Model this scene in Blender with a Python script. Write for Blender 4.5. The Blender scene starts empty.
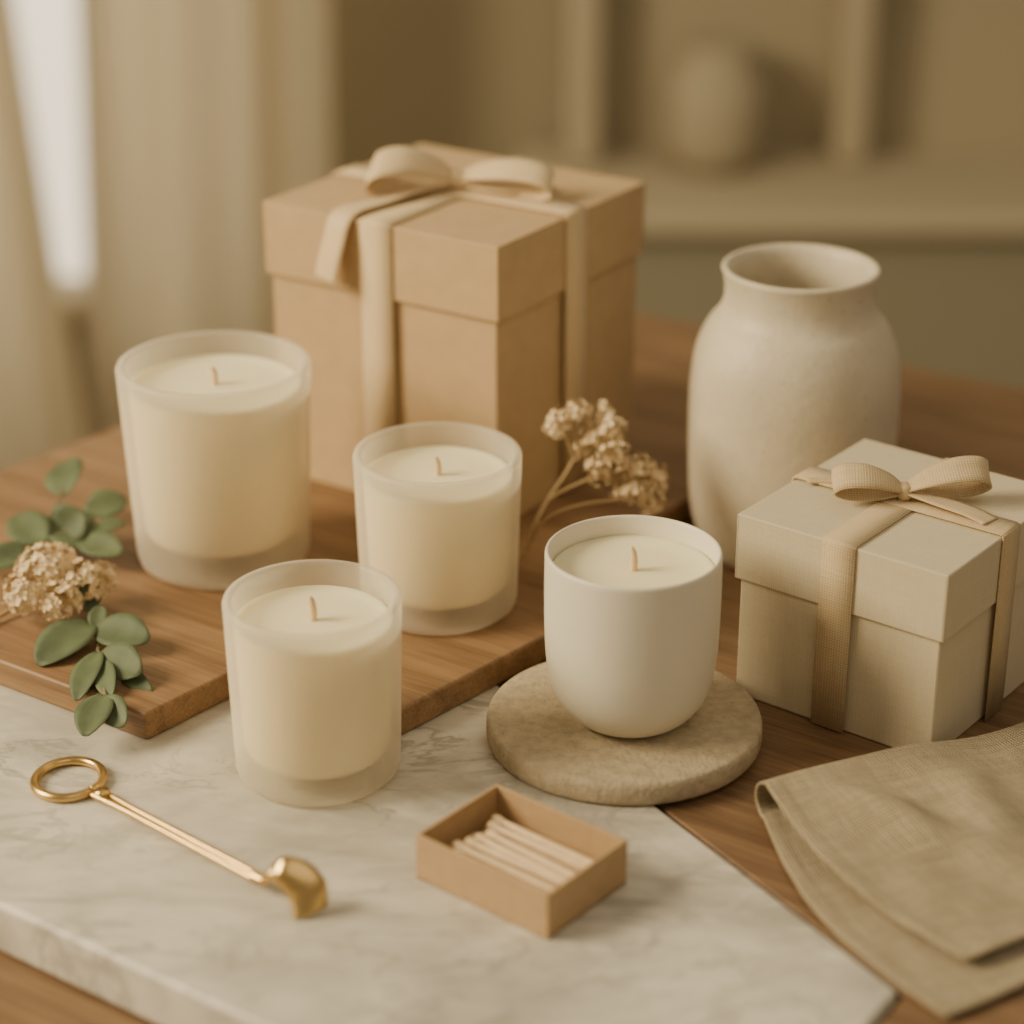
import bpy, bmesh, math, random
from mathutils import Vector, noise
random.seed(7)
scene=bpy.context.scene
V=Vector
def pts10(s):   # world coordinates given in tenths of a millimetre
    return [Vector([float(a)*1e-4 for a in p.split()]) for p in s.split(',')]
# ---------------------------------------------------------------- materials
def mat(name):
    m=bpy.data.materials.new(name); m.use_nodes=True
    return m, m.node_tree.nodes, m.node_tree.links, m.node_tree.nodes['Principled BSDF']
def simple(name,col,rough=.6,metal=0,noise_amt=0.0,nscale=40,bump=0,bscale=300,sss=0,spec=.5,sheen=0,speck=0):
    m,N,L,p=mat(name)
    p.inputs['Base Color'].default_value=(*col,1); p.inputs['Roughness'].default_value=rough
    p.inputs['Metallic'].default_value=metal; p.inputs['Specular IOR Level'].default_value=spec
    p.inputs['Sheen Weight'].default_value=sheen
    if sss:
        p.inputs['Subsurface Weight'].default_value=sss
        p.inputs['Subsurface Radius'].default_value=(1,.6,.3); p.inputs['Subsurface Scale'].default_value=.012
    tc=N.new('ShaderNodeTexCoord')
    if noise_amt:
        n=N.new('ShaderNodeTexNoise'); n.inputs['Scale'].default_value=nscale; n.inputs['Detail'].default_value=5
        L.new(tc.outputs['Object'],n.inputs['Vector'])
        r=N.new('ShaderNodeValToRGB')
        a=[max(0,c*(1-noise_amt)) for c in col]; b=[min(1,c*(1+noise_amt)) for c in col]
        r.color_ramp.elements[0].position=.3; r.color_ramp.elements[1].position=.7
        r.color_ramp.elements[0].color=(*a,1); r.color_ramp.elements[1].color=(*b,1)
        L.new(n.outputs['Fac'],r.inputs['Fac']); out=r.outputs['Color']
        if speck:
            n4=N.new('ShaderNodeTexNoise'); n4.inputs['Scale'].default_value=520; n4.inputs['Detail'].default_value=2
            L.new(tc.outputs['Object'],n4.inputs['Vector'])
            r4=N.new('ShaderNodeValToRGB'); r4.color_ramp.elements[0].position=.62; r4.color_ramp.elements[1].position=.72
            L.new(n4.outputs['Fac'],r4.inputs['Fac'])
            sc=N.new('ShaderNodeMath'); sc.operation='MULTIPLY'; sc.inputs[1].default_value=speck; L.new(r4.outputs['Color'],sc.inputs[0])
            mx=N.new('ShaderNodeMix'); mx.data_type='RGBA'; L.new(sc.outputs[0],mx.inputs['Factor']); L.new(out,mx.inputs['A'])
            mx.inputs['B'].default_value=(col[0]*.45,col[1]*.42,col[2]*.38,1); out=mx.outputs['Result']
        L.new(out,p.inputs['Base Color'])
    if bump:
        n2=N.new('ShaderNodeTexNoise'); n2.inputs['Scale'].default_value=bscale; n2.inputs['Detail'].default_value=4
        L.new(tc.outputs['Object'],n2.inputs['Vector'])
        b=N.new('ShaderNodeBump'); b.inputs['Strength'].default_value=bump; b.inputs['Distance'].default_value=.001
        L.new(n2.outputs['Fac'],b.inputs['Height']); L.new(b.outputs['Normal'],p.inputs['Normal'])
    return m
def wood(name,c1,c2,ang,rough=.5,sc=1.0):
    m,N,L,p=mat(name)
    tc=N.new('ShaderNodeTexCoord'); mp=N.new('ShaderNodeMapping')
    mp.vector_type='TEXTURE'
    mp.inputs['Rotation'].default_value=(0,0,ang); mp.inputs['Scale'].default_value=(1/(3*sc),1/(45*sc),1/(45*sc))
    L.new(tc.outputs['Object'],mp.inputs['Vector'])
    n=N.new('ShaderNodeTexNoise'); n.inputs['Scale'].default_value=1.6; n.inputs['Detail'].default_value=8; n.inputs['Roughness'].default_value=.62
    n.inputs['Distortion'].default_value=.6
    L.new(mp.outputs['Vector'],n.inputs['Vector'])
    mp2=N.new('ShaderNodeMapping'); mp2.vector_type='TEXTURE'; mp2.inputs['Rotation'].default_value=(0,0,ang); mp2.inputs['Scale'].default_value=(1/25,1/700,1/700)
    L.new(tc.outputs['Object'],mp2.inputs['Vector'])
    n2=N.new('ShaderNodeTexNoise'); n2.inputs['Scale'].default_value=1; n2.inputs['Detail'].default_value=3
    L.new(mp2.outputs['Vector'],n2.inputs['Vector'])
    mx=N.new('ShaderNodeMath'); mx.operation='MULTIPLY_ADD'; mx.inputs[1].default_value=.35; 
    L.new(n2.outputs['Fac'],mx.inputs[0]); 
    m3=N.new('ShaderNodeMath'); m3.operation='MULTIPLY'; m3.inputs[1].default_value=.65; L.new(n.outputs['Fac'],m3.inputs[0]); L.new(m3.outputs[0],mx.inputs[2])
    r=N.new('ShaderNodeValToRGB'); r.color_ramp.elements[0].position=.38; r.color_ramp.elements[1].position=.62
    r.color_ramp.elements[0].color=(*c1,1); r.color_ramp.elements[1].color=(*c2,1)
    L.new(mx.outputs[0],r.inputs['Fac']); L.new(r.outputs['Color'],p.inputs['Base Color'])
    p.inputs['Roughness'].default_value=rough
    b=N.new('ShaderNodeBump'); b.inputs['Strength'].default_value=.25; b.inputs['Distance'].default_value=.0006
    L.new(mx.outputs[0],b.inputs['Height']); L.new(b.outputs['Normal'],p.inputs['Normal'])
    return m
def marble():
    m,N,L,p=mat('marble')
    tc=N.new('ShaderNodeTexCoord')
    mp=N.new('ShaderNodeMapping'); mp.inputs['Rotation'].default_value=(0,0,.6); mp.inputs['Scale'].default_value=(1,1.9,1)
    L.new(tc.outputs['Object'],mp.inputs['Vector'])
    def nz(scale,det,dist,rough=.6,off=0):
        n=N.new('ShaderNodeTexNoise'); n.inputs['Scale'].default_value=scale; n.inputs['Detail'].default_value=det
        n.inputs['Distortion'].default_value=dist; n.inputs['Roughness'].default_value=rough
        if off:
            a=N.new('ShaderNodeVectorMath'); a.operation='ADD'; a.inputs[1].default_value=(off,off*.7,0)
            L.new(mp.outputs['Vector'],a.inputs[0]); L.new(a.outputs[0],n.inputs['Vector'])
        else: L.new(mp.outputs['Vector'],n.inputs['Vector'])
        return n.outputs['Fac']
    def ramp(x,p0,p1,c0,c1):
        r=N.new('ShaderNodeValToRGB'); r.color_ramp.elements[0].position=p0; r.color_ramp.elements[1].position=p1
        r.color_ramp.elements[0].color=(*c0,1); r.color_ramp.elements[1].color=(*c1,1); L.new(x,r.inputs['Fac']); return r.outputs['Color']
    def math2(op,a,b):
        k=N.new('ShaderNodeMath'); k.operation=op
        L.new(a,k.inputs[0])
        if isinstance(b,(int,float)): k.inputs[1].default_value=b
        else: L.new(b,k.inputs[1])
        return k.outputs[0]
    def vein(scale,dist,width,off,mscale,amp):
        v=math2('ABSOLUTE',math2('SUBTRACT',nz(scale,8,dist,.6,off),.5),0)
        r=ramp(v,0,width,(1,1,1),(0,0,0)); k=ramp(nz(mscale,3,0,.5,off+3),.36,.56,(0,0,0),(1,1,1))
        return math2('MULTIPLY',math2('MULTIPLY',r,k),amp)
    base=ramp(nz(11,7,.7),.32,.56,(.46,.43,.365),(.71,.665,.57))
    v1=vein(7,1.3,.030,1.3,9,.72); v2=vein(17,1.0,.04,4.1,12,.5); v3=vein(5,.8,.095,7.7,7,.5)
    tot=math2('MAXIMUM',math2('MAXIMUM',v1,v2),v3)
    mix=N.new('ShaderNodeMix'); mix.data_type='RGBA'; L.new(tot,mix.inputs['Factor'])
    L.new(base,mix.inputs['A']); mix.inputs['B'].default_value=(.25,.232,.195,1)
    L.new(mix.outputs['Result'],p.inputs['Base Color']); p.inputs['Roughness'].default_value=.42
    return m
def frosted():
    m,N,L,p=mat('frosted_glass')
    p.inputs['Base Color'].default_value=(.95,.905,.78,1); p.inputs['Roughness'].default_value=.3
    t=N.new('ShaderNodeBsdfTransparent'); t.inputs['Color'].default_value=(1,.99,.96,1)
    tl=N.new('ShaderNodeBsdfTranslucent'); tl.inputs['Color'].default_value=(.98,.94,.81,1)
    m1=N.new('ShaderNodeMixShader'); m1.inputs[0].default_value=.45; L.new(p.outputs[0],m1.inputs[1]); L.new(tl.outputs[0],m1.inputs[2])
    lw=N.new('ShaderNodeLayerWeight'); lw.inputs['Blend'].default_value=.35
    mr=N.new('ShaderNodeMapRange'); mr.inputs['To Min'].default_value=.27; mr.inputs['To Max'].default_value=.80
    L.new(lw.outputs['Facing'],mr.inputs['Value'])
    m2=N.new('ShaderNodeMixShader'); L.new(mr.outputs[0],m2.inputs[0]); L.new(t.outputs[0],m2.inputs[1]); L.new(m1.outputs[0],m2.inputs[2])
    L.new(m2.outputs[0],N['Material Output'].inputs['Surface'])
    return m
def weave(name,c1,c2,scale,ang=0.0,rough=.85,bump=.6,nsc=60,dist=.0005,wd=1.0):
    m,N,L,p=mat(name)
    tc=N.new('ShaderNodeTexCoord'); mp=N.new('ShaderNodeMapping'); mp.inputs['Rotation'].default_value=(0,0,ang)
    L.new(tc.outputs['UV'],mp.inputs['Vector'])
    outs=[]
    for d in ('X','Y'):
        w=N.new('ShaderNodeTexWave'); w.bands_direction=d; w.inputs['Scale'].default_value=scale; w.inputs['Distortion'].default_value=wd
        w.inputs['Detail'].default_value=3; w.inputs['Detail Scale'].default_value=.35
        L.new(mp.outputs['Vector'],w.inputs['Vector']); outs.append(w.outputs['Fac'])
    a=N.new('ShaderNodeMath'); a.operation='MULTIPLY'; L.new(outs[0],a.inputs[0]); L.new(outs[1],a.inputs[1])
    # slubs: stretched noise along both thread directions
    acc=a.outputs[0]
    for sx,sy in ((40,700),(700,40)):
        mp3=N.new('ShaderNodeMapping'); mp3.inputs['Scale'].default_value=(sx,sy,1); L.new(tc.outputs['UV'],mp3.inputs['Vector'])
        n3=N.new('ShaderNodeTexNoise'); n3.inputs['Scale'].default_value=1; n3.inputs['Detail'].default_value=2; L.new(mp3.outputs['Vector'],n3.inputs['Vector'])
        k=N.new('ShaderNodeMath'); k.operation='MULTIPLY_ADD'; k.inputs[1].default_value=.55; L.new(n3.outputs['Fac'],k.inputs[0]); L.new(acc,k.inputs[2]); acc=k.outputs[0]
    n=N.new('ShaderNodeTexNoise'); n.inputs['Scale'].default_value=nsc; n.inputs['Detail'].default_value=8; n.inputs['Roughness'].default_value=.7; L.new(tc.outputs['UV'],n.inputs['Vector'])
    b2=N.new('ShaderNodeMath'); b2.operation='MULTIPLY_ADD'; b2.inputs[1].default_value=.3
    L.new(n.outputs['Fac'],b2.inputs[0]); L.new(acc,b2.inputs[2])
    r=N.new('ShaderNodeValToRGB'); r.color_ramp.elements[0].position=.5; r.color_ramp.elements[1].position=1.0
    dv=N.new('ShaderNodeMath'); dv.operation='MULTIPLY'; dv.inputs[1].default_value=.75; L.new(b2.outputs[0],dv.inputs[0])
    r.color_ramp.elements[0].color=(*c1,1); r.color_ramp.elements[1].color=(*c2,1)
    L.new(dv.outputs[0],r.inputs['Fac']); L.new(r.outputs['Color'],p.inputs['Base Color'])
    b=N.new('ShaderNodeBump'); b.inputs['Strength'].default_value=bump; b.inputs['Distance'].default_value=dist
    L.new(b2.outputs[0],b.inputs['Height']); L.new(b.outputs['Normal'],p.inputs['Normal'])
    p.inputs['Roughness'].default_value=rough; p.inputs['Sheen Weight'].default_value=.1; p.inputs['Specular IOR Level'].default_value=.25
    return m
M={}
M['marble']=marble()
M['table']=wood('table_wood',(.125,.070,.034),(.255,.155,.080),math.radians(-32))
M['plank']=wood('plank_wood',(.125,.070,.034),(.265,.16,.083),math.radians(-34))
M['board']=wood('board_wood',(.165,.091,.041),(.32,.193,.097),math.radians(-34),sc=.8)
M['glass']=frosted()
M['wax']=simple('wax',(.97,.85,.57),.5,sss=.5)
M['wick']=simple('wick_cotton',(.80,.60,.36),.9,bump=.5,bscale=900)
M['ceramic']=simple('ceramic_white',(.76,.71,.58),.42,bump=.12,bscale=500)
M['vase']=simple('vase_ceramic',(.63,.555,.42),.5,noise_amt=.08,nscale=30,bump=.4,bscale=200,speck=.45)
M['stone']=simple('coaster_stone',(.47,.388,.265),.85,noise_amt=.16,nscale=190,bump=.8,bscale=420,speck=.45)
M['kraft']=simple('kraft_paper',(.52,.37,.20),.8,noise_amt=.05,nscale=90,bump=.2,bscale=500)
M['kraft_dark']=simple('kraft_matchbox',(.46,.31,.165),.8,noise_amt=.06,nscale=150,bump=.2,bscale=900)
M['cream_paper']=weave('cream_paper',(.56,.48,.33),(.69,.60,.43),260,rough=.75,bump=.2)
M['ribbon']=weave('ribbon_satin',(.64,.485,.275),(.79,.63,.39),260,rough=.55,bump=.25)
M['ribbon2']=weave('ribbon_cotton',(.54,.41,.235),(.73,.585,.365),230,rough=.7,bump=.5)
M['linen']=weave('linen',(.27,.212,.13),(.68,.57,.40),200,rough=.95,bump=.9,nsc=60,dist=.0007,wd=.6)
M['gold']=simple('gold_metal',(.66,.46,.19),.28,metal=1)
M['match']=simple('match_wood',(.74,.56,.34),.7,noise_amt=.10,nscale=200)
M['leaf']=simple('eucalyptus_leaf',(.100,.130,.070),.6,noise_amt=.25,nscale=60,spec=.35)
M['stem']=simple('plant_stem',(.20,.17,.09),.7)
M['dry']=simple('dried_petal',(.80,.64,.40),.85,noise_amt=.10,nscale=120)
M['drystem']=simple('dried_stem',(.46,.33,.17),.8)
M['wall']=simple('wall_paint',(.345,.295,.20),.9,noise_amt=.04,nscale=2)
M['floor']=wood('floor_wood',(.22,.17,.10),(.30,.235,.15),0,sc=.3)
M['curtain']=simple('curtain_cloth',(.42,.365,.255),.95)
M['cab']=simple('cabinet_shaded_paint',(.265,.24,.165),.7)  # grey-olive tone carries the shadow on the sideboard front
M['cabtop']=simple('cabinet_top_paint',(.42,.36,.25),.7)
M['frame']=simple('shelf_paint',(.41,.35,.24),.7)
M['shelfback']=simple('shelf_back_paint',(.37,.315,.21),.8)
M['pot']=simple('shelf_pot',(.36,.307,.21),.8)
# ---------------------------------------------------------------- mesh helpers
def link(o,parent=None):
    scene.collection.objects.link(o)
    if parent: o.parent=parent
    return o
def empty(name,loc,rz=0):
    o=bpy.data.objects.new(name,None); o.empty_display_size=.02; o.location=loc; o.rotation_euler=(0,0,rz); return link(o)
def mk(name,verts,faces,m,parent=None,smooth=True,loc=None,uvs=None):
    me=bpy.data.meshes.new(name); me.from_pydata([tuple(v) for v in verts],[],faces)
    me.materials.append(m)
    if smooth:
        for p in me.polygons: p.use_smooth=True
    if uvs:
        l=me.uv_layers.new(name='UVMap')
        for lp in me.loops: l.data[lp.index].uv=uvs[lp.vertex_index]
    me.update()
    o=bpy.data.objects.new(name,me)
    if loc: o.location=loc
    return link(o,parent)
def fixn(o):
    bm=bmesh.new(); bm.from_mesh(o.data); bmesh.ops.recalc_face_normals(bm,faces=bm.faces); bm.to_mesh(o.data); bm.free()
def bevel(o,w,s=3,ang=35):
    b=o.modifiers.new('bevel','BEVEL'); b.width=w; b.segments=s; b.limit_method='ANGLE'; b.angle_limit=math.radians(ang)
    b.harden_normals=False
    for p in o.data.polygons: p.use_smooth=True
    wn=o.modifiers.new('wn','WEIGHTED_NORMAL')
def lathe(name,prof,m,parent=None,loc=None,segs=96):
    vs=[];fs=[];rings=[]
    for (r,z) in prof:
        if r<=1e-6: rings.append([len(vs)]); vs.append((0,0,z))
        else:
            st=len(vs); rings.append(list(range(st,st+segs)))
            for i in range(segs):
                a=2*math.pi*i/segs; vs.append((r*math.cos(a),r*math.sin(a),z))
    for A,B in zip(rings[:-1],rings[1:]):
        for i in range(segs):
            j=(i+1)%segs
            if len(A)==1 and len(B)==1: continue
            if len(A)==1: fs.append((A[0],B[j],B[i]))
            elif len(B)==1: fs.append((A[i],A[j],B[0]))
            else: fs.append((A[i],A[j],B[j],B[i]))
    o=mk(name,vs,fs,m,parent,True,loc); fixn(o); return o
def catm(P,n):
    out=[]
    for i in range(len(P)-1):
        p0=P[max(i-1,0)];p1=P[i];p2=P[i+1];p3=P[min(i+2,len(P)-1)]
        for k in range(n):
            t=k/n
            out.append(.5*((2*p1)+(p2-p0)*t+(2*p0-5*p1+4*p2-p3)*t*t+(3*p1-p0-3*p2+p3)*t**3))
    out.append(P[-1].copy()); return out
def smoothprof(pts,n=6):
    return [(max(0,p.x),p.y) for p in catm([Vector((a,b,0)) for a,b in pts],n)]
def prism(name,poly,z0,z1,m,bev=.002,parent=None):
    n=len(poly)
    vs=[(p[0],p[1],z0) for p in poly]+[(p[0],p[1],z1) for p in poly]
    fs=[tuple(range(n))[::-1],tuple(range(n,2*n))]+[(i,(i+1)%n,n+(i+1)%n,n+i) for i in range(n)]
    o=mk(name,vs,fs,m,parent,False); fixn(o); bevel(o,bev); return o
def box(name,c,s,m,parent=None,bev=.001,rz=0):
    x,y,z=[a/2 for a in s]
    vs=[(-x,-y,-z),(x,-y,-z),(x,y,-z),(-x,y,-z),(-x,-y,z),(x,-y,z),(x,y,z),(-x,y,z)]
    fs=[(0,3,2,1),(4,5,6,7),(0,1,5,4),(1,2,6,5),(2,3,7,6),(3,0,4,7)]
    me=bpy.data.meshes.new(name); me.from_pydata(vs,[],fs); me.materials.append(m)
    l=me.uv_layers.new(name='UVMap')
    for p in me.polygons:
        ax=max(range(3),key=lambda i:abs(p.normal[i])); o2=[i for i in range(3) if i!=ax]
        for li in p.loop_indices:
            co=me.vertices[me.loops[li].vertex_index].co; l.data[li].uv=(co[o2[0]],co[o2[1]])
    o=bpy.data.objects.new(name,me); o.location=c; o.rotation_euler=(0,0,rz); link(o,parent)
    if bev: bevel(o,bev)
    return o
def tube(name,pts,r,m,parent=None,n=6,segs=10,radii=None):
    P=catm([Vector(p) for p in pts],n) if n>1 else [Vector(p) for p in pts]
    R=[r]*len(P)
    if radii:
        R=[]; k=len(pts)-1
        for i in range(len(P)):
            f=i/(len(P)-1)*k; a=min(int(f),k-1); R.append(radii[a]*(1-(f-a))+radii[a+1]*(f-a))
    vs=[];fs=[]; up=Vector((0.03,0.05,1)); prev=None
    for i,p in enumerate(P):
        t=(P[min(i+1,len(P)-1)]-P[max(i-1,0)]).normalized()
        if prev is None: nx=t.cross(up).normalized() if abs(t.dot(up.normalized()))<.95 else t.cross(Vector((1,0,0))).normalized()
        else: nx=(prev-t*prev.dot(t)).normalized()
        prev=nx; ny=t.cross(nx)
        for s in range(segs):
            a=2*math.pi*s/segs; vs.append(p+R[i]*(nx*math.cos(a)+ny*math.sin(a)))
    for i in range(len(P)-1):
        for s in range(segs):
            s2=(s+1)%segs; fs.append((i*segs+s,i*segs+s2,(i+1)*segs+s2,(i+1)*segs+s))
    fs.append(tuple(range(segs))[::-1]); fs.append(tuple(range((len(P)-1)*segs,len(P)*segs)))
    o=mk(name,vs,fs,m,parent,True); fixn(o); return o
def strip(name,pts,wd,width,m,parent=None,n=8,thick=.0007,wf=None,loc=None,rz=0,cross=5,curl=0.0):
    P=catm([Vector(p) for p in pts],n) if n>1 else [Vector(p) for p in pts]
    Wd=catm([Vector(w) for w in wd],n) if n>1 else [Vector(w) for w in wd]
    wf=wf or [1]*len(pts)
    Wf=[v.x for v in (catm([Vector((w,0,0)) for w in wf],n) if n>1 else [Vector((w,0,0)) for w in wf])]
    vs=[];uvs=[];fs=[];L=0
    for i,p in enumerate(P):
        if i: L+=(P[i]-P[i-1]).length
        t=(P[min(i+1,len(P)-1)]-P[max(i-1,0)]).normalized()
        w=Wd[i]; w=(w-t*w.dot(t)).normalized(); nn=t.cross(w)
        for c in range(cross):
            f=c/(cross-1)-.5
            vs.append(p+w*f*width*Wf[i]+nn*curl*width*(4*f*f)); uvs.append((L,f*width))
    for i in range(len(P)-1):
        for c in range(cross-1):
            a=i*cross+c; fs.append((a,a+1,a+cross+1,a+cross))
    o=mk(name,vs,fs,m,parent,True,loc,uvs); o.rotation_euler=(0,0,rz)
    s=o.modifiers.new('solid','SOLIDIFY'); s.thickness=thick; s.offset=0
    return o
# ---------------------------------------------------------------- camera
cd=bpy.data.cameras.new('camera'); cam=bpy.data.objects.new('camera',cd); link(cam)
cam.location=(0,0,.522); cam.rotation_euler=(math.radians(66),0,0)
cd.sensor_width=36; cd.lens=77.34; cd.clip_start=.01
cd.dof.use_dof=True; cd.dof.focus_distance=1.04; cd.dof.aperture_fstop=3.0
scene.camera=cam
# ---------------------------------------------------------------- surfaces
table=empty('wooden_table',(0,0,0))
prism('table_top',[(.015,1.61),(1.03,.974),(.0,-.25),(-1.01,.384)],-.056,-.026,M['table'],.003,table)
for i,(x,y) in enumerate([(.02,1.53),(.92,.95),(.0,-.15),(-.92,.40)]):
    box('leg_%d'%(i+1),(x,y,-.416),(.05,.05,.72),M['table'],table,.004,math.radians(-35))
prism('marble_slab',[(.1521,.7117),(-.0291,.999),(-.364,1.055),(-.46,.94),(.0616,.5814)],-.0258,0,M['marble'],.003)
prism('wooden_plank',[(.1541,.7117),(-.0271,1.001),(-.366,1.0575),(-.435,1.045),(.015,1.585),(.95,1.0),(.50,.30),(.085,.613)],-.0258,-.002,M['plank'],.0015)
prism('cutting_board',[(-.1724,.9053),(-.1333,.9519),(-.0593,.902),(.100,1.079),(.0585,1.107),(.219,1.2985),(-.0615,1.4876),(-.4137,1.068)],.0002,.015,M['board'],.002)
# ---------------------------------------------------------------- candles
def candle(x,y,z,rt,rb,h,wall,bt,drop,wick):
    e=empty('glass_candle',(x,y,z+.0003))
    ri=rt-wall; rbi=rb-wall
    prof=[(0,0),(rb-.006,0),(rb-.003,.0006),(rb-.001,.0025),(rb,.006)]
    for k in range(1,6): prof.append((rb+(rt-rb)*k/6,.006+(h-.008)*k/6))
    prof+=[(rt,h-.0018),(rt-.0005,h-.0005),(rt-.0015,h),(ri+.0012,h),(ri+.0004,h-.0005),(ri,h-.002)]
    for k in range(5,0,-1): prof.append((rbi+(ri-rbi)*k/6,bt+.006+(h-.008-bt)*k/6))
    prof+=[(rbi,bt+.006),(rbi-.002,bt+.002),(rbi-.006,bt),(0,bt)]
    lathe('glass',prof,M['glass'],e)
    g=.0004; zt=h-drop
    rw=lambda zz:rbi+(ri-rbi)*(zz-bt)/(h-bt)-g
    wp=[(0,bt+g),(rbi-.0065,bt+g),(rbi-.0024,bt+.0024),(rbi-g,bt+.0065),(rw(zt*.5),zt*.5),(rw(zt),zt-.0002),(rw(zt)-.0012,zt+.0004),(rw(zt)-.003,zt-.0006)]
    for k in range(1,9):
        f=1-k/8; wp.append(((rw(zt)-.003)*f,zt-.0008+.0003*(1-f)))
    lathe('wax',wp,M['wax'],e)
    tube('wick',[(0,0,zt-.002),(.0003,0,zt+wick*.4),(-.0003,0,zt+wick*.8),(-.0012,0,zt+wick)],.0015,M['wick'],e,radii=[.0018,.0018,.0016,.0010])
candle(-.0892,.8810,0,.0400,.0380,.0885,.0042,.0105,.0115,.011)
candle(-.0375,1.0215,.015,.0425,.0402,.0850,.0044,.011,.012,.009)
candle(-.1557,1.0795,.015,.0506,.0462,.1118,.0050,.015,.012,.009)
e=empty('ceramic_candle',(.0555,.9090,.0123))
outer=smoothprof([(0,0),(.012,0),(.022,.0006),(.030,.006),(.0365,.016),(.0395,.030),(.0405,.048),(.0407,.068),(.0405,.0845)],6)
prof=outer+[(.0402,.0855),(.0395,.086),(.0388,.0855),(.0384,.0845),(.0384,.05),(.037,.03),(.030,.012),(0,.008)]
lathe('cup',prof,M['ceramic'],e)
zt=.0765
lathe('wax',[(0,.0085),(.029,.0125),(.0365,.0305),(.0380,.05),(.0380,zt-.001),(.0370,zt),(.035,zt-.0004),(.02,zt-.0008),(0,zt-.0006)],M['wax'],e)
tube('wick',[(0,0,zt-.002),(.0003,0,zt+.004),(0,0,zt+.008),(-.001,0,zt+.011)],.0015,M['wick'],e,radii=[.0019,.0018,.0015,.0009])
lathe('stone_coaster',[(0,0),(.063,0),(.0648,.0012),(.0652,.003),(.0652,.009),(.0645,.0112),(.063,.012),(.04,.012),(0,.012)],M['stone'],None,(.0530,.9110,.0002),128)
# ---------------------------------------------------------------- vase
vp=smoothprof([(.036,0),(.043,.001),(.050,.010),(.0550,.030),(.0568,.060),(.0573,.086),(.0569,.104),(.0545,.120),(.0490,.133),(.0432,.1405),(.0406,.147),(.0403,.155),(.0414,.162)],5)
lathe('ceramic_vase',[(0,0)]+vp+[(.0424,.1645),(.0418,.1658),(.0400,.166),(.0382,.1650),(.0366,.161),(.0362,.148),(.042,.130),(.052,.10),(.052,.05),(.04,.01),(0,.006)],M['vase'],None,(.1545,1.127,-.0018),128)
# ---------------------------------------------------------------- gift boxes
def band(parent,axis,Lh,ht,width,m,name):
    o=.0009; r=.0012; g=.001
    prof=[(-Lh-o,g),(-Lh-o,ht*.5),(-Lh-o,ht-r),(-Lh-o+.0004,ht+o-.0006),(-Lh+r,ht+o),(0,ht+o),(Lh-r,ht+o),(Lh+o-.0004,ht+o-.0006),(Lh+o,ht-r),(Lh+o,ht*.5),(Lh+o,g)]
    pts=[(a,0,z) if axis=='x' else (0,a,z) for a,z in prof]
    w=(0,1,0) if axis=='x' else (1,0,0)
    strip(name,pts,[w]*len(pts),width,m,parent,n=1,thick=.0008,cross=3)
def giftbox(name,cx,cy,z,rz,w,d,h,lid,over,paper,rib,rw,bow):
    e=empty(name,(cx,cy,z),rz)
    box('box_body',(0,0,(h-.003)/2),(w-2*over,d-2*over,h-.003),paper,e,.0012)
    t=.0018
    box('lid_top',(0,0,h-t/2),(w,d,t),paper,e,.0009)
    for nm,c,s in (('lid_side_1',(0,-d/2+t/2,h-lid/2),(w,t,lid-.0003)),('lid_side_2',(0,d/2-t/2,h-lid/2),(w,t,lid-.0003)),
                   ('lid_side_3',(-w/2+t/2,0,h-lid/2),(t,d,lid-.0003)),('lid_side_4',(w/2-t/2,0,h-lid/2),(t,d,lid-.0003))):
        box(nm,c,s,paper,e,.0007)
    band(e,'y',d/2,h,rw,rib,'ribbon_lengthwise'); band(e,'x',w/2,h+.0006,rw,rib,'ribbon_crosswise')
    bow(e,h,rz,rib,rw)
def loop(e,nm,a,L,Hh,z0,rib,width,rz,h,wv=(0,.87,.5),nv=(0,-.5,.87)):
    a=Vector(a).normalized(); n=Vector(nv); w=Vector(wv); o=Vector((0,0,z0))
    q=[(0,.1),(.22,.62),(.55,1.0),(.86,.92),(1.0,.45),(.82,.02),(.45,-.08),(.15,.0),(0,.0)]
    pts=[o+a*L*i+n*Hh*j for i,j in q]
    strip(nm,pts,[w]*len(pts),width,rib,e,n=8,wf=[.35,.75,1,1.05,1.05,1,.9,.6,.35],loc=(0,0,h),rz=-rz,curl=.03)
def knot(e,rib,h,rz,z,s):
    bm=bmesh.new(); bmesh.ops.create_uvsphere(bm,u_segments=24,v_segments=16,radius=1)
    for v in bm.verts:
        x,y,zz=v.co; f=1+.06*math.sin(6*math.atan2(zz,y)); v.co=Vector((x*s*.75,y*s*.9*f,zz*s*.85*f))
        v.co.x=max(-s*.6,min(s*.6,v.co.x))
    me=bpy.data.meshes.new('knot'); bm.to_mesh(me); bm.free(); me.materials.append(rib)
    for p in me.polygons:p.use_smooth=True
    o=bpy.data.objects.new('knot',me); o.location=(0,0,h+z); o.rotation_euler=(0,0,-rz); link(o,e)
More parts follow.
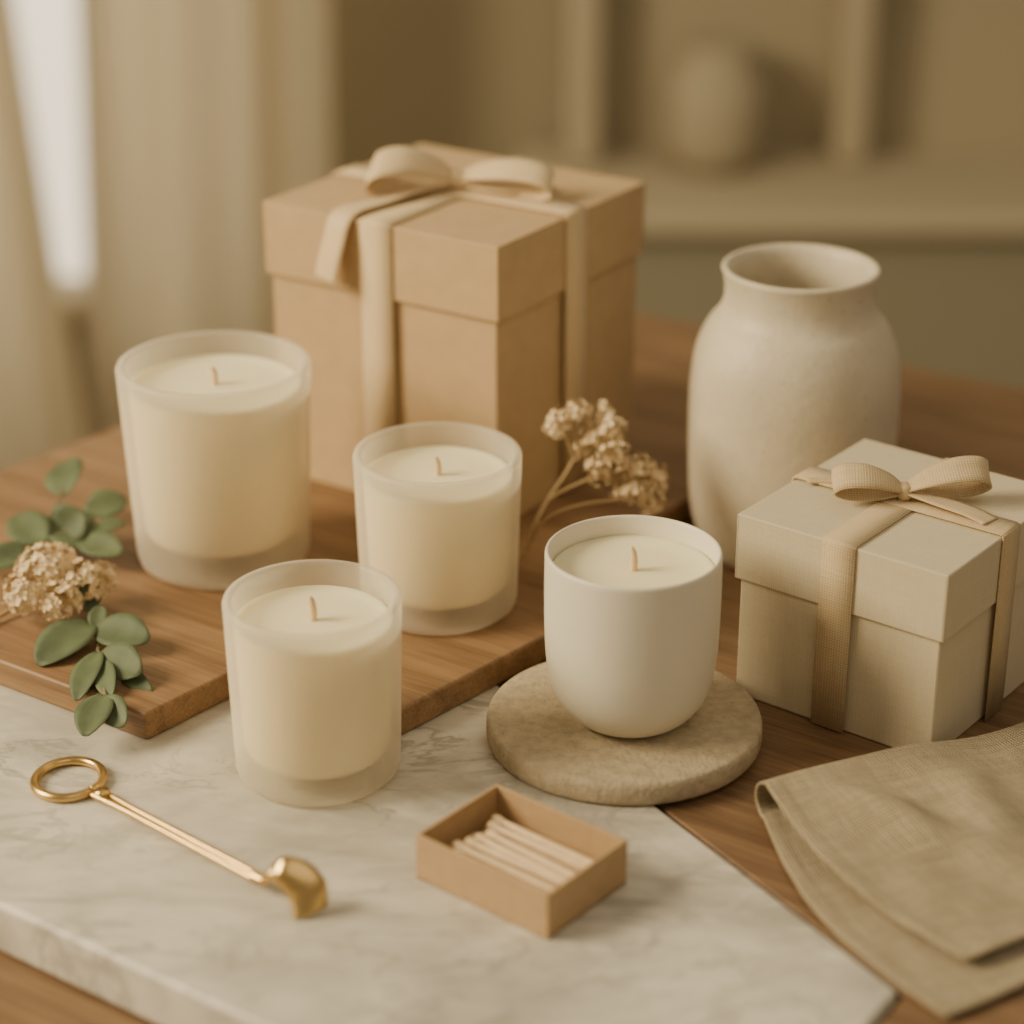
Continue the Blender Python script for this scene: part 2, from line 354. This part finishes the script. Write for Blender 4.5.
def bow_big(e,h,rz,rib,rw):
    loop(e,'bow_loop_1',(-1,-.24,-.02),.049,.019,.0070,rib,rw*.95,rz,h,wv=(.2,.80,.50),nv=(-.1,-.52,.84))
    loop(e,'bow_loop_2',(1,-.36,-.03),.057,.013,.0065,rib,rw*.85,rz,h,wv=(.1,.88,.42),nv=(0,-.42,.88))
    knot(e,rib,h,rz,.0065,.0076)
    strip('bow_tail_1',[(0,0,.006),(-.02,-.012,.005),(-.042,-.031,.003),(-.0605,-.0510,.0015),(-.0665,-.0560,-.014),(-.0715,-.0575,-.034)],
      [(.5,-.85,.1)]*3+[(.75,-.65,0)]*3,rw*.75,rib,e,n=8,loc=(0,0,h),rz=-rz,wf=[.5,.85,1,1,1,1])
    strip('bow_tail_2',[(0,0,.006),(.018,-.010,.005),(.036,-.010,.0035),(.052,.004,.003)],[(.3,.95,0)]*4,rw*.7,rib,e,n=8,loc=(0,0,h),rz=-rz,wf=[.5,.85,1,1])
def bow_small(e,h,rz,rib,rw):
    loop(e,'bow_loop_1',(-1,.05,.02),.035,.011,.006,rib,rw*.82,rz,h)
    loop(e,'bow_loop_2',(1,.08,.08),.040,.012,.006,rib,rw*.82,rz,h)
    knot(e,rib,h,rz,.0055,.0056)
    strip('bow_tail_1',[(0,0,.006),(-.012,.010,.004),(-.026,.020,.0025),(-.044,.022,.002)],[(.5,.85,0)]*4,rw*.35,rib,e,n=8,loc=(0,0,h),rz=-rz,wf=[.6,.9,1,.9])
    strip('bow_tail_2',[(0,0,.006),(.015,-.010,.005),(.028,-.020,.004),(.036,-.028,.0025)],[(.5,.85,0)]*4,rw*.7,rib,e,n=8,loc=(0,0,h),rz=-rz,wf=[.5,.9,1,1])
giftbox('kraft_gift_box',-.0315,1.2155,.0152,math.radians(-33.4),.159,.153,.165,.042,.0028,M['kraft'],M['ribbon'],.021,bow_big)
giftbox('cream_gift_box',.1885,.9690,-.0018,math.radians(-38),.112,.121,.0975,.034,.0022,M['cream_paper'],M['ribbon2'],.0175,bow_small)
# ---------------------------------------------------------------- match box
mb=empty('matchbox_tray',(.0039,.788,.0003),math.radians(-39.5))
w,d,h,t=.0715,.0535,.0215,.0016
box('tray_bottom',(0,0,t/2),(w,d,t),M['kraft_dark'],mb,.0002)
for nm,c,s in (('side_1',(0,-d/2+t/2,h/2),(w,t,h)),('side_2',(0,d/2-t/2,h/2),(w,t,h)),('side_3',(-w/2+t/2,0,h/2),(t,d-2*t,h)),('side_4',(w/2-t/2,0,h/2),(t,d-2*t,h))):
    box(nm,c,s,M['kraft_dark'],mb,.0004)
vs=[];fs=[]
def match(bx,by,z,ang,L=.057,s=.0014):
    ca,sa=math.cos(ang),math.sin(ang); st=len(vs); segs=8
    stations=[(0,.5),(.0008,1.3),(.0028,1.5),(.0052,1.3),(.0068,1.0),(L,1.0)]
    for (x,f) in stations:
        for k in range(segs):
            a=2*math.pi*(k+.5)/segs; yy=s*f*math.cos(a); zz=s*f*math.sin(a)
            vs.append((bx+x*ca-yy*sa,by+x*sa+yy*ca,z+zz))
    for i in range(len(stations)-1):
        for k in range(segs):
            k2=(k+1)%segs; fs.append((st+i*segs+k,st+i*segs+k2,st+(i+1)*segs+k2,st+(i+1)*segs+k))
    fs.append(tuple(st+k for k in range(segs))); e0=st+(len(stations)-1)*segs; fs.append(tuple(e0+k for k in range(segs)))
for i in range(12): match(-.031+random.uniform(-.001,.002),-.0215+i*.0036,.0045,random.uniform(-.015,.015))
for i in range(9): match(-.030+random.uniform(-.001,.003),-.0180+i*.0043,.0080,random.uniform(-.03,.03))
for i in range(7): match(-.029+random.uniform(-.001,.006),-.0160+i*.0053,.0118,random.uniform(-.05,.05)-.02,s=.0016)
o=mk('matches',vs,fs,M['match'],mb,False); fixn(o)
# ---------------------------------------------------------------- wick trimmer
tr=empty('wick_trimmer',(0,0,0))
c=V((-.2022,.8678,.0022)); R=.0150
ring=[(c.x+R*math.cos(a)*1.03,c.y+R*math.sin(a)*1.1,.0022) for a in [math.radians(-40+i*10) for i in range(37)]]
tube('handle_ring',ring,.0022,M['gold'],tr,n=1,segs=12)
p0=V((-.1866,.8543,.003)); p1=V((-.1048,.7797,.006)); dv=(p1-p0).normalized(); pr=Vector((-dv.y,dv.x,0))
for k,sg in enumerate((-1,1)):
    tube('rod_%d'%(k+1),[p0-dv*.002+pr*sg*.0028,p0+dv*.02+pr*sg*.0018,p0.lerp(p1,.5)+pr*sg*.0017,p1+pr*sg*.0016],.0014,M['gold'],tr)
tube('rivet',[p0+dv*.003+Vector((0,0,-.0015)),p0+dv*.003+Vector((0,0,.0026))],.0032,M['gold'],tr,n=1,segs=16)
tube('neck',[p1-dv*.006,p1,p1+dv*.003+Vector((0,0,.002)),V((-.1004,.7706,.0135)),V((-.0976,.7705,.0165))],.002,M['gold'],tr,radii=[.0026,.0026,.002,.0019,.0019])
Lp=[(-.1017,.7691,.0125),(-.097,.7669,.0125),(-.0932,.7648,.0095),(-.0908,.7635,.005),(-.0902,.7596,.0009)]
Rp=[(-.1008,.7728,.0145),(-.0942,.7725,.022),(-.0843,.7718,.020),(-.0773,.7684,.013),(-.0767,.7665,.0025)]
Lc=catm([V(a) for a in Lp],6); Rc=catm([V(a) for a in Rp],6)
vs=[];fs=[];nc=9
for a,b in zip(Lc,Rc):
    for k in range(nc):
        f=k/(nc-1); vs.append(a.lerp(b,f)+Vector((0,-.8,.0))*(.0034*math.sin(math.pi*f)*min(1,(b-a).length/.012)))
for i in range(len(Lc)-1):
    for k in range(nc-1):
        q=i*nc+k; fs.append((q,q+1,q+nc+1,q+nc))
o=mk('blade',vs,fs,M['gold'],tr); s=o.modifiers.new('solid','SOLIDIFY'); s.thickness=.0014; s.offset=0
# ---------------------------------------------------------------- eucalyptus
def leafgeo(vs,fs,pos,dr,nm,L,Wd,cup=.15,bend=.15):
    dr=dr.normalized(); sd=dr.cross(nm).normalized(); nm=sd.cross(dr).normalized(); st=len(vs); nx=10; ny=7
    for i in range(nx+1):
        f=i/nx; hw=Wd/2*math.sin(math.pi*min(1,max(0,f*.96+.02)))**.6
        for j in range(ny):
            g=(j/(ny-1)-.5)*2
            vs.append(pos+dr*(f*L)+sd*(g*hw)+nm*(abs(g)*hw*cup*1.5-bend*L*f*f))
    for i in range(nx):
        for j in range(ny-1):
            a=st+i*ny+j; fs.append((a,a+1,a+ny+1,a+ny))
eu=empty('eucalyptus_sprig',(0,0,0))
tube('stem_1',pts10('-2856 10686 180 , -2598 10753 220 , -2391 10838 300 , -2256 11015 340 , -2175 11133 360'),.0009,M['stem'],eu)
tube('stem_2',pts10('-2375 10707 200 , -2236 10297 220 , -2121 9956 200 , -2044 9645 180 , -1968 9343 175 , -1920 9145 175'),.0009,M['stem'],eu)
tube('stem_3',pts10('-2598 10753 220 , -2512 10921 340 , -2443 11013 460'),.0008,M['stem'],eu)
LB=pts10('-2445 11055 400 , -2329 10961 340 , -2435 10829 280 , -2276 10710 240 , -2520 10705 260 , -2566 10710 240 , -2328 10769 260 , -2251 10812 300 , -2150 9984 220 , -2078 9805 220 , -2110 9872 220 , -2017 9554 200 , -2032 9586 200 , -1990 9481 200 , -1910 9438 190 , -1936 9185 180 , -1922 9155 180 , -2079 9803 210')
LT=pts10('-2498 11338 520 , -2112 11028 400 , -2327 10826 400 , -2520 10969 360 , -2710 10942 360 , -2774 10492 260 , -2090 10581 300 , -2099 10854 340 , -2177 10132 340 , -1807 9623 280 , -2306 9516 220 , -1807 9306 260 , -2079 9198 200 , -1924 9179 210 , -1738 9252 170 , -1980 8890 168 , -1822 8947 168 , -2071 9914 300')
WF=[.9,.8,1.5,.9,.85,.7,.7,.7,.8,.75,.72,.75,.45,.45,.4,.6,.6,.5]
vs=[];fs=[]
for a,c,wf in zip(LB,LT,WF):
    dvv=c-a
    leafgeo(vs,fs,a,dvv,Vector((random.uniform(-.4,.4),-.5+random.uniform(-.3,.3),.85)),dvv.length,max(.010,dvv.length*wf) if dvv.length<.03 else dvv.length*wf*.85)
o=mk('leaves',vs,fs,M['leaf'],eu); s=o.modifiers.new('solid','SOLIDIFY'); s.thickness=.0005; s.offset=0
def floret(vs,fs,pos,nm,s):
    nm=nm.normalized(); t=nm.cross(Vector((random.random(),random.random(),random.random()+.1))).normalized(); b=nm.cross(t)
    for k in range(5):
        a=2*math.pi*k/5+random.uniform(-.2,.2); d=t*math.cos(a)+b*math.sin(a); e2=nm.cross(d)
        st=len(vs); lift=random.uniform(.2,.7)
        vs.extend([pos,pos+d*s*.6+e2*s*.42+nm*s*.25,pos+d*s*1.05+nm*s*lift+e2*s*.15,pos+d*s*1.05+nm*s*lift-e2*s*.15,pos+d*s*.6-e2*s*.42+nm*s*.25])
        fs.append((st,st+1,st+2,st+3,st+4))
hy=empty('dried_hydrangea',(0,0,0))
vs=[];fs=[]
for c,(r,n) in zip(pts10('-2364 10124 400 , -2450 10010 320 , -2199 10085 340 , -2290 9959 300 , -2133 10215 300'),[(.015,140),(.013,110),(.013,110),(.012,90),(.009,40)]):
    for i in range(n):
        d=Vector((random.gauss(0,1),random.gauss(0,1),random.gauss(.2,1))).normalized()
        rr=r*random.uniform(.75,1.08)
        floret(vs,fs,c+Vector((d.x*rr,d.y*rr,d.z*rr*.8)),d,random.uniform(.0018,.0032))
mk('florets',vs,fs,M['dry'],hy,False)
tube('stem',pts10('-2755 9772 170 , -2565 10066 190 , -2374 10173 280'),.0012,M['drystem'],hy)
df=empty('dried_flower_sprig',(0,0,0))
DT=pts10('333 10850 968 , 484 10900 915 , 253 10800 914 , 413 10800 829 , 542 10700 784 , 652 10750 678 , 763 10800 610 , 599 10700 584 , 726 10750 492 , 465 10700 699 , 529 10800 875 , 678 10700 595')
DM=pts10('82 10861 170 , 123 10700 380 , 192 10750 504 , 283 10800 628 , 388 10850 809 , 335 10780 711 , 455 10700 653')
DS=pts10('281 10700 584 , 439 10700 653 , 626 10730 640 , 54 10780 160 , 174 10600 454 , 358 10600 541 , 573 10680 535')
tube('stem_main',DM[:5],.0011,M['drystem'],df)
tube('stem_side',[DM[2]]+DS[:3],.0009,M['drystem'],df)
tube('stem_low',DS[3:],.0008,M['drystem'],df)
vs=[];fs=[]
for k,c in enumerate(DT):
    root=DM[5] if c.z>.08 else DM[6]
    tube('twig_%d'%(k+1),[root,root.lerp(c,.5)+Vector((0,0,.002)),c],.0006,M['drystem'],df,segs=6)
    for i in range(50):
        d=Vector((random.gauss(0,1),random.gauss(0,1),random.gauss(.2,1))).normalized()
        floret(vs,fs,c+d*random.uniform(.002,.0088),d,random.uniform(.0015,.0026))
mk('florets',vs,fs,M['dry'],df,False)
# ---------------------------------------------------------------- linen napkin
e1=Vector((.887,.462,0)).normalized(); ns=130; Ltot=.235
vs=[];fs=[];uvs=[]
a0=Vector((.1115,.8375,0))
def G(x,c,w): return math.exp(-((x-c)/w)**2)
for i in range(ns+1):
    s=i/ns; S_=s*Ltot
    fold=a0+e1*S_+Vector((0,.003,0))*math.sin(9*s)
    low=Vector((.0550-.012*s,-.1445,0)); upv=Vector((.0670,-.1110-.006*math.sin(4*s),0))
    hgt=.0100*(1-s)**1.5+.0080+.002*G(s,.35,.10)+.002*G(s,.72,.12)
    row=[]; zb=-.0008
    n1=44
    for k in range(n1+1):
        f=1-k/n1; p=fold+low*f
        p+=Vector((-.012,-.005,0))*math.sin(math.pi*f)*(1-s)**2
        p+=low.normalized()*.0018*math.sin(14*s)*f
        nz_=noise.noise(Vector((p.x*26,p.y*26,3)))
        hem=.0007 if ((1-f)*.157<.006 or S_<.006) else 0
        z=zb+.0006+.0020*max(0,nz_+.15)*math.sin(math.pi*min(1,max(0,f)))+hem
        row.append((p.x,p.y,z))
    n2=16
    out0=-low.normalized()
    for k in range(1,n2):
        a=math.pi*k/n2; o_=out0*hgt*.45*math.sin(a)
        row.append((fold.x+o_.x,fold.y+o_.y,zb+.0006+(hgt-.0006)*.5*(1-math.cos(a))))
    n3=60
    for k in range(n3+1):
        f=k/n3; p=fold+upv*f
        p+=Vector((-.008,-.003,0))*math.sin(math.pi*f)*(1-s)**3
        p+=upv.normalized()*.0030*math.sin(11*s+1)*f
        nz_=noise.noise(Vector((p.x*22+5,p.y*22,9)))+.6*noise.noise(Vector((p.x*55,p.y*55,1)))
        drop=(hgt-.0045)*(1-f)**1.6
        rip=(G(s,.09+.26*f,.055)*.0075+G(s,.38-.10*f,.06)*.0055+G(s,.62+.18*f,.06)*.0070+G(s,.9-.2*f,.07)*.004)*math.sin(math.pi*min(1,f*.85+.15))**.8
        hem=.0007 if ((1-f)*.133<.006 or S_<.006) else 0
        z=zb+.0048+drop+rip*min(1,f*4)*(.45+.55*(1-f))+.0024*nz_*min(1,f*4)+hem
        row.append((p.x,p.y,z))
    L=0
    for k,p in enumerate(row):
        if k: L+=(Vector(p)-Vector(row[k-1])).length
        vs.append(p); uvs.append((S_,L))
    nr=len(row)
for i in range(ns):
    for k in range(nr-1):
        q=i*nr+k; fs.append((q,q+1,q+nr+1,q+nr))
o=mk('linen_napkin',vs,fs,M['linen'],None,True,None,uvs)
s=o.modifiers.new('solid','SOLIDIFY'); s.thickness=.0012; s.offset=0
# ---------------------------------------------------------------- room
FZ=-.776
box('floor',(0,1.5,FZ-.025),(6,5,.05),M['floor'],None,0)
wb=empty('wall_back',(0,0,0)); Y=3.20
box('panel_right',(1.35,Y,.45),(3.3,.08,2.45),M['wall'],wb,0)
box('panel_left',(-2.3,Y,.45),(1.4,.08,2.45),M['wall'],wb,0)
box('panel_below',(-.95,Y,-.65),(1.3,.08,.25),M['wall'],wb,0)
box('panel_above',(-.95,Y,1.5),(1.3,.08,.35),M['wall'],wb,0)
m,N,L,p=mat('window_daylight'); p.inputs['Emission Color'].default_value=(1,.87,.64,1); p.inputs['Emission Strength'].default_value=1.7
win=empty('window_1',(0,0,0))
box('pane',(-.95,Y+.03,.4),(1.3,.01,1.85),m,win,0)
box('mullion',(-.95,Y-.02,.4),(.05,.04,1.85),M['cabtop'],win,0)
box('sill',(-.95,Y-.06,-.525),(1.4,.12,.03),M['cabtop'],win,0)
box('wall_left',(-3.0,1.5,.45),(.08,3.3,2.45),M['wall'],None,0)
def curtain(x0,x1,y,amp,fr,nm,x0b=None,x1b=None):
    x0b=x0 if x0b is None else x0b; x1b=x1 if x1b is None else x1b
    vs=[];fs=[];n=200;nz=8
    for i in range(n+1):
        f=i/n
        for k in range(nz+1):
            g=k/nz; xa=x0b*(1-g)+x0*g; xb=x1b*(1-g)+x1*g; x=xa+(xb-xa)*f; xr=x0+(x1-x0)*f
            yy=y+amp*math.sin(fr*xr*2*math.pi)+amp*.5*math.sin(fr*1.7*xr*2*math.pi+1)
            vs.append((x,yy,FZ+.01+g*(1.55-FZ-.01)))
    for i in range(n):
        for k in range(nz):
            a=i*(nz+1)+k; fs.append((a,a+nz+1,a+nz+2,a+1))
    return mk(nm,vs,fs,M['curtain'],None,True)
N=M['curtain'].node_tree.nodes; Lk=M['curtain'].node_tree.links
tl=N.new('ShaderNodeBsdfTranslucent'); tl.inputs['Color'].default_value=(.78,.68,.50,1); mx=N.new('ShaderNodeMixShader'); mx.inputs[0].default_value=.42
Lk.new(N['Principled BSDF'].outputs[0],mx.inputs[1]); Lk.new(tl.outputs[0],mx.inputs[2]); Lk.new(mx.outputs[0],N['Material Output'].inputs['Surface'])
curtain(-1.5,-.72,2.78,.045,4.5,'curtain',-1.5,-.555)
curtain(-.50,-.21,2.88,.045,5.5,'curtain',-.61,-.25)
cb=empty('sideboard',(0,0,0))
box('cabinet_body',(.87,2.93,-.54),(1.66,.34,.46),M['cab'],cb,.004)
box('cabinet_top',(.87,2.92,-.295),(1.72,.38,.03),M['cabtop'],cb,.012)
bs=empty('shelf_unit',(0,0,0))
for i,x in enumerate((.10,.47,.84,1.2)):
    box('post_%d'%(i+1),(x,3.02,.29),(.045,.09,1.14),M['frame'],bs,.012)
for i,z in enumerate((.10,.46,.86)): box('shelf_%d'%(i+1),(.65,3.02,z),(1.14,.09,.025),M['frame'],bs,.003)
box('back_panel',(.65,3.07,.29),(1.14,.015,1.14),M['shelfback'],bs,0)
lathe('storage_jar',[(0,0),(.05,0),(.065,.035),(.065,.13),(.045,.155),(.047,.17),(.035,.17),(0,.16)],M['pot'],None,(.28,2.965,-.279),32)
# ---------------------------------------------------------------- lights
def area(name,loc,tgt,size,power,col):
    l=bpy.data.lights.new(name,'AREA'); l.shape='RECTANGLE'; l.size=size; l.size_y=size; l.energy=power; l.color=col
    o=bpy.data.objects.new(name,l); o.location=loc; o.rotation_euler=(Vector(tgt)-Vector(loc)).to_track_quat('-Z','Y').to_euler(); return link(o)
area('window_light',(-1.7,.75,1.1),(0,1.0,0),.9,68,(1,.82,.53))
area('front_fill_light',(.6,-.3,1.9),(0,1.2,0),1.6,8,(1,.83,.58))  # added fill from in front, not a lamp of the room
area('background_fill_light',(.5,1.9,1.7),(.4,3.1,-.1),1.2,6,(1,.84,.58))  # unseen lamp added to lighten the back wall and shelf
w=bpy.data.worlds.new('world'); scene.world=w; w.use_nodes=True
w.node_tree.nodes['Background'].inputs[0].default_value=(1,.83,.585,1); w.node_tree.nodes['Background'].inputs[1].default_value=.29
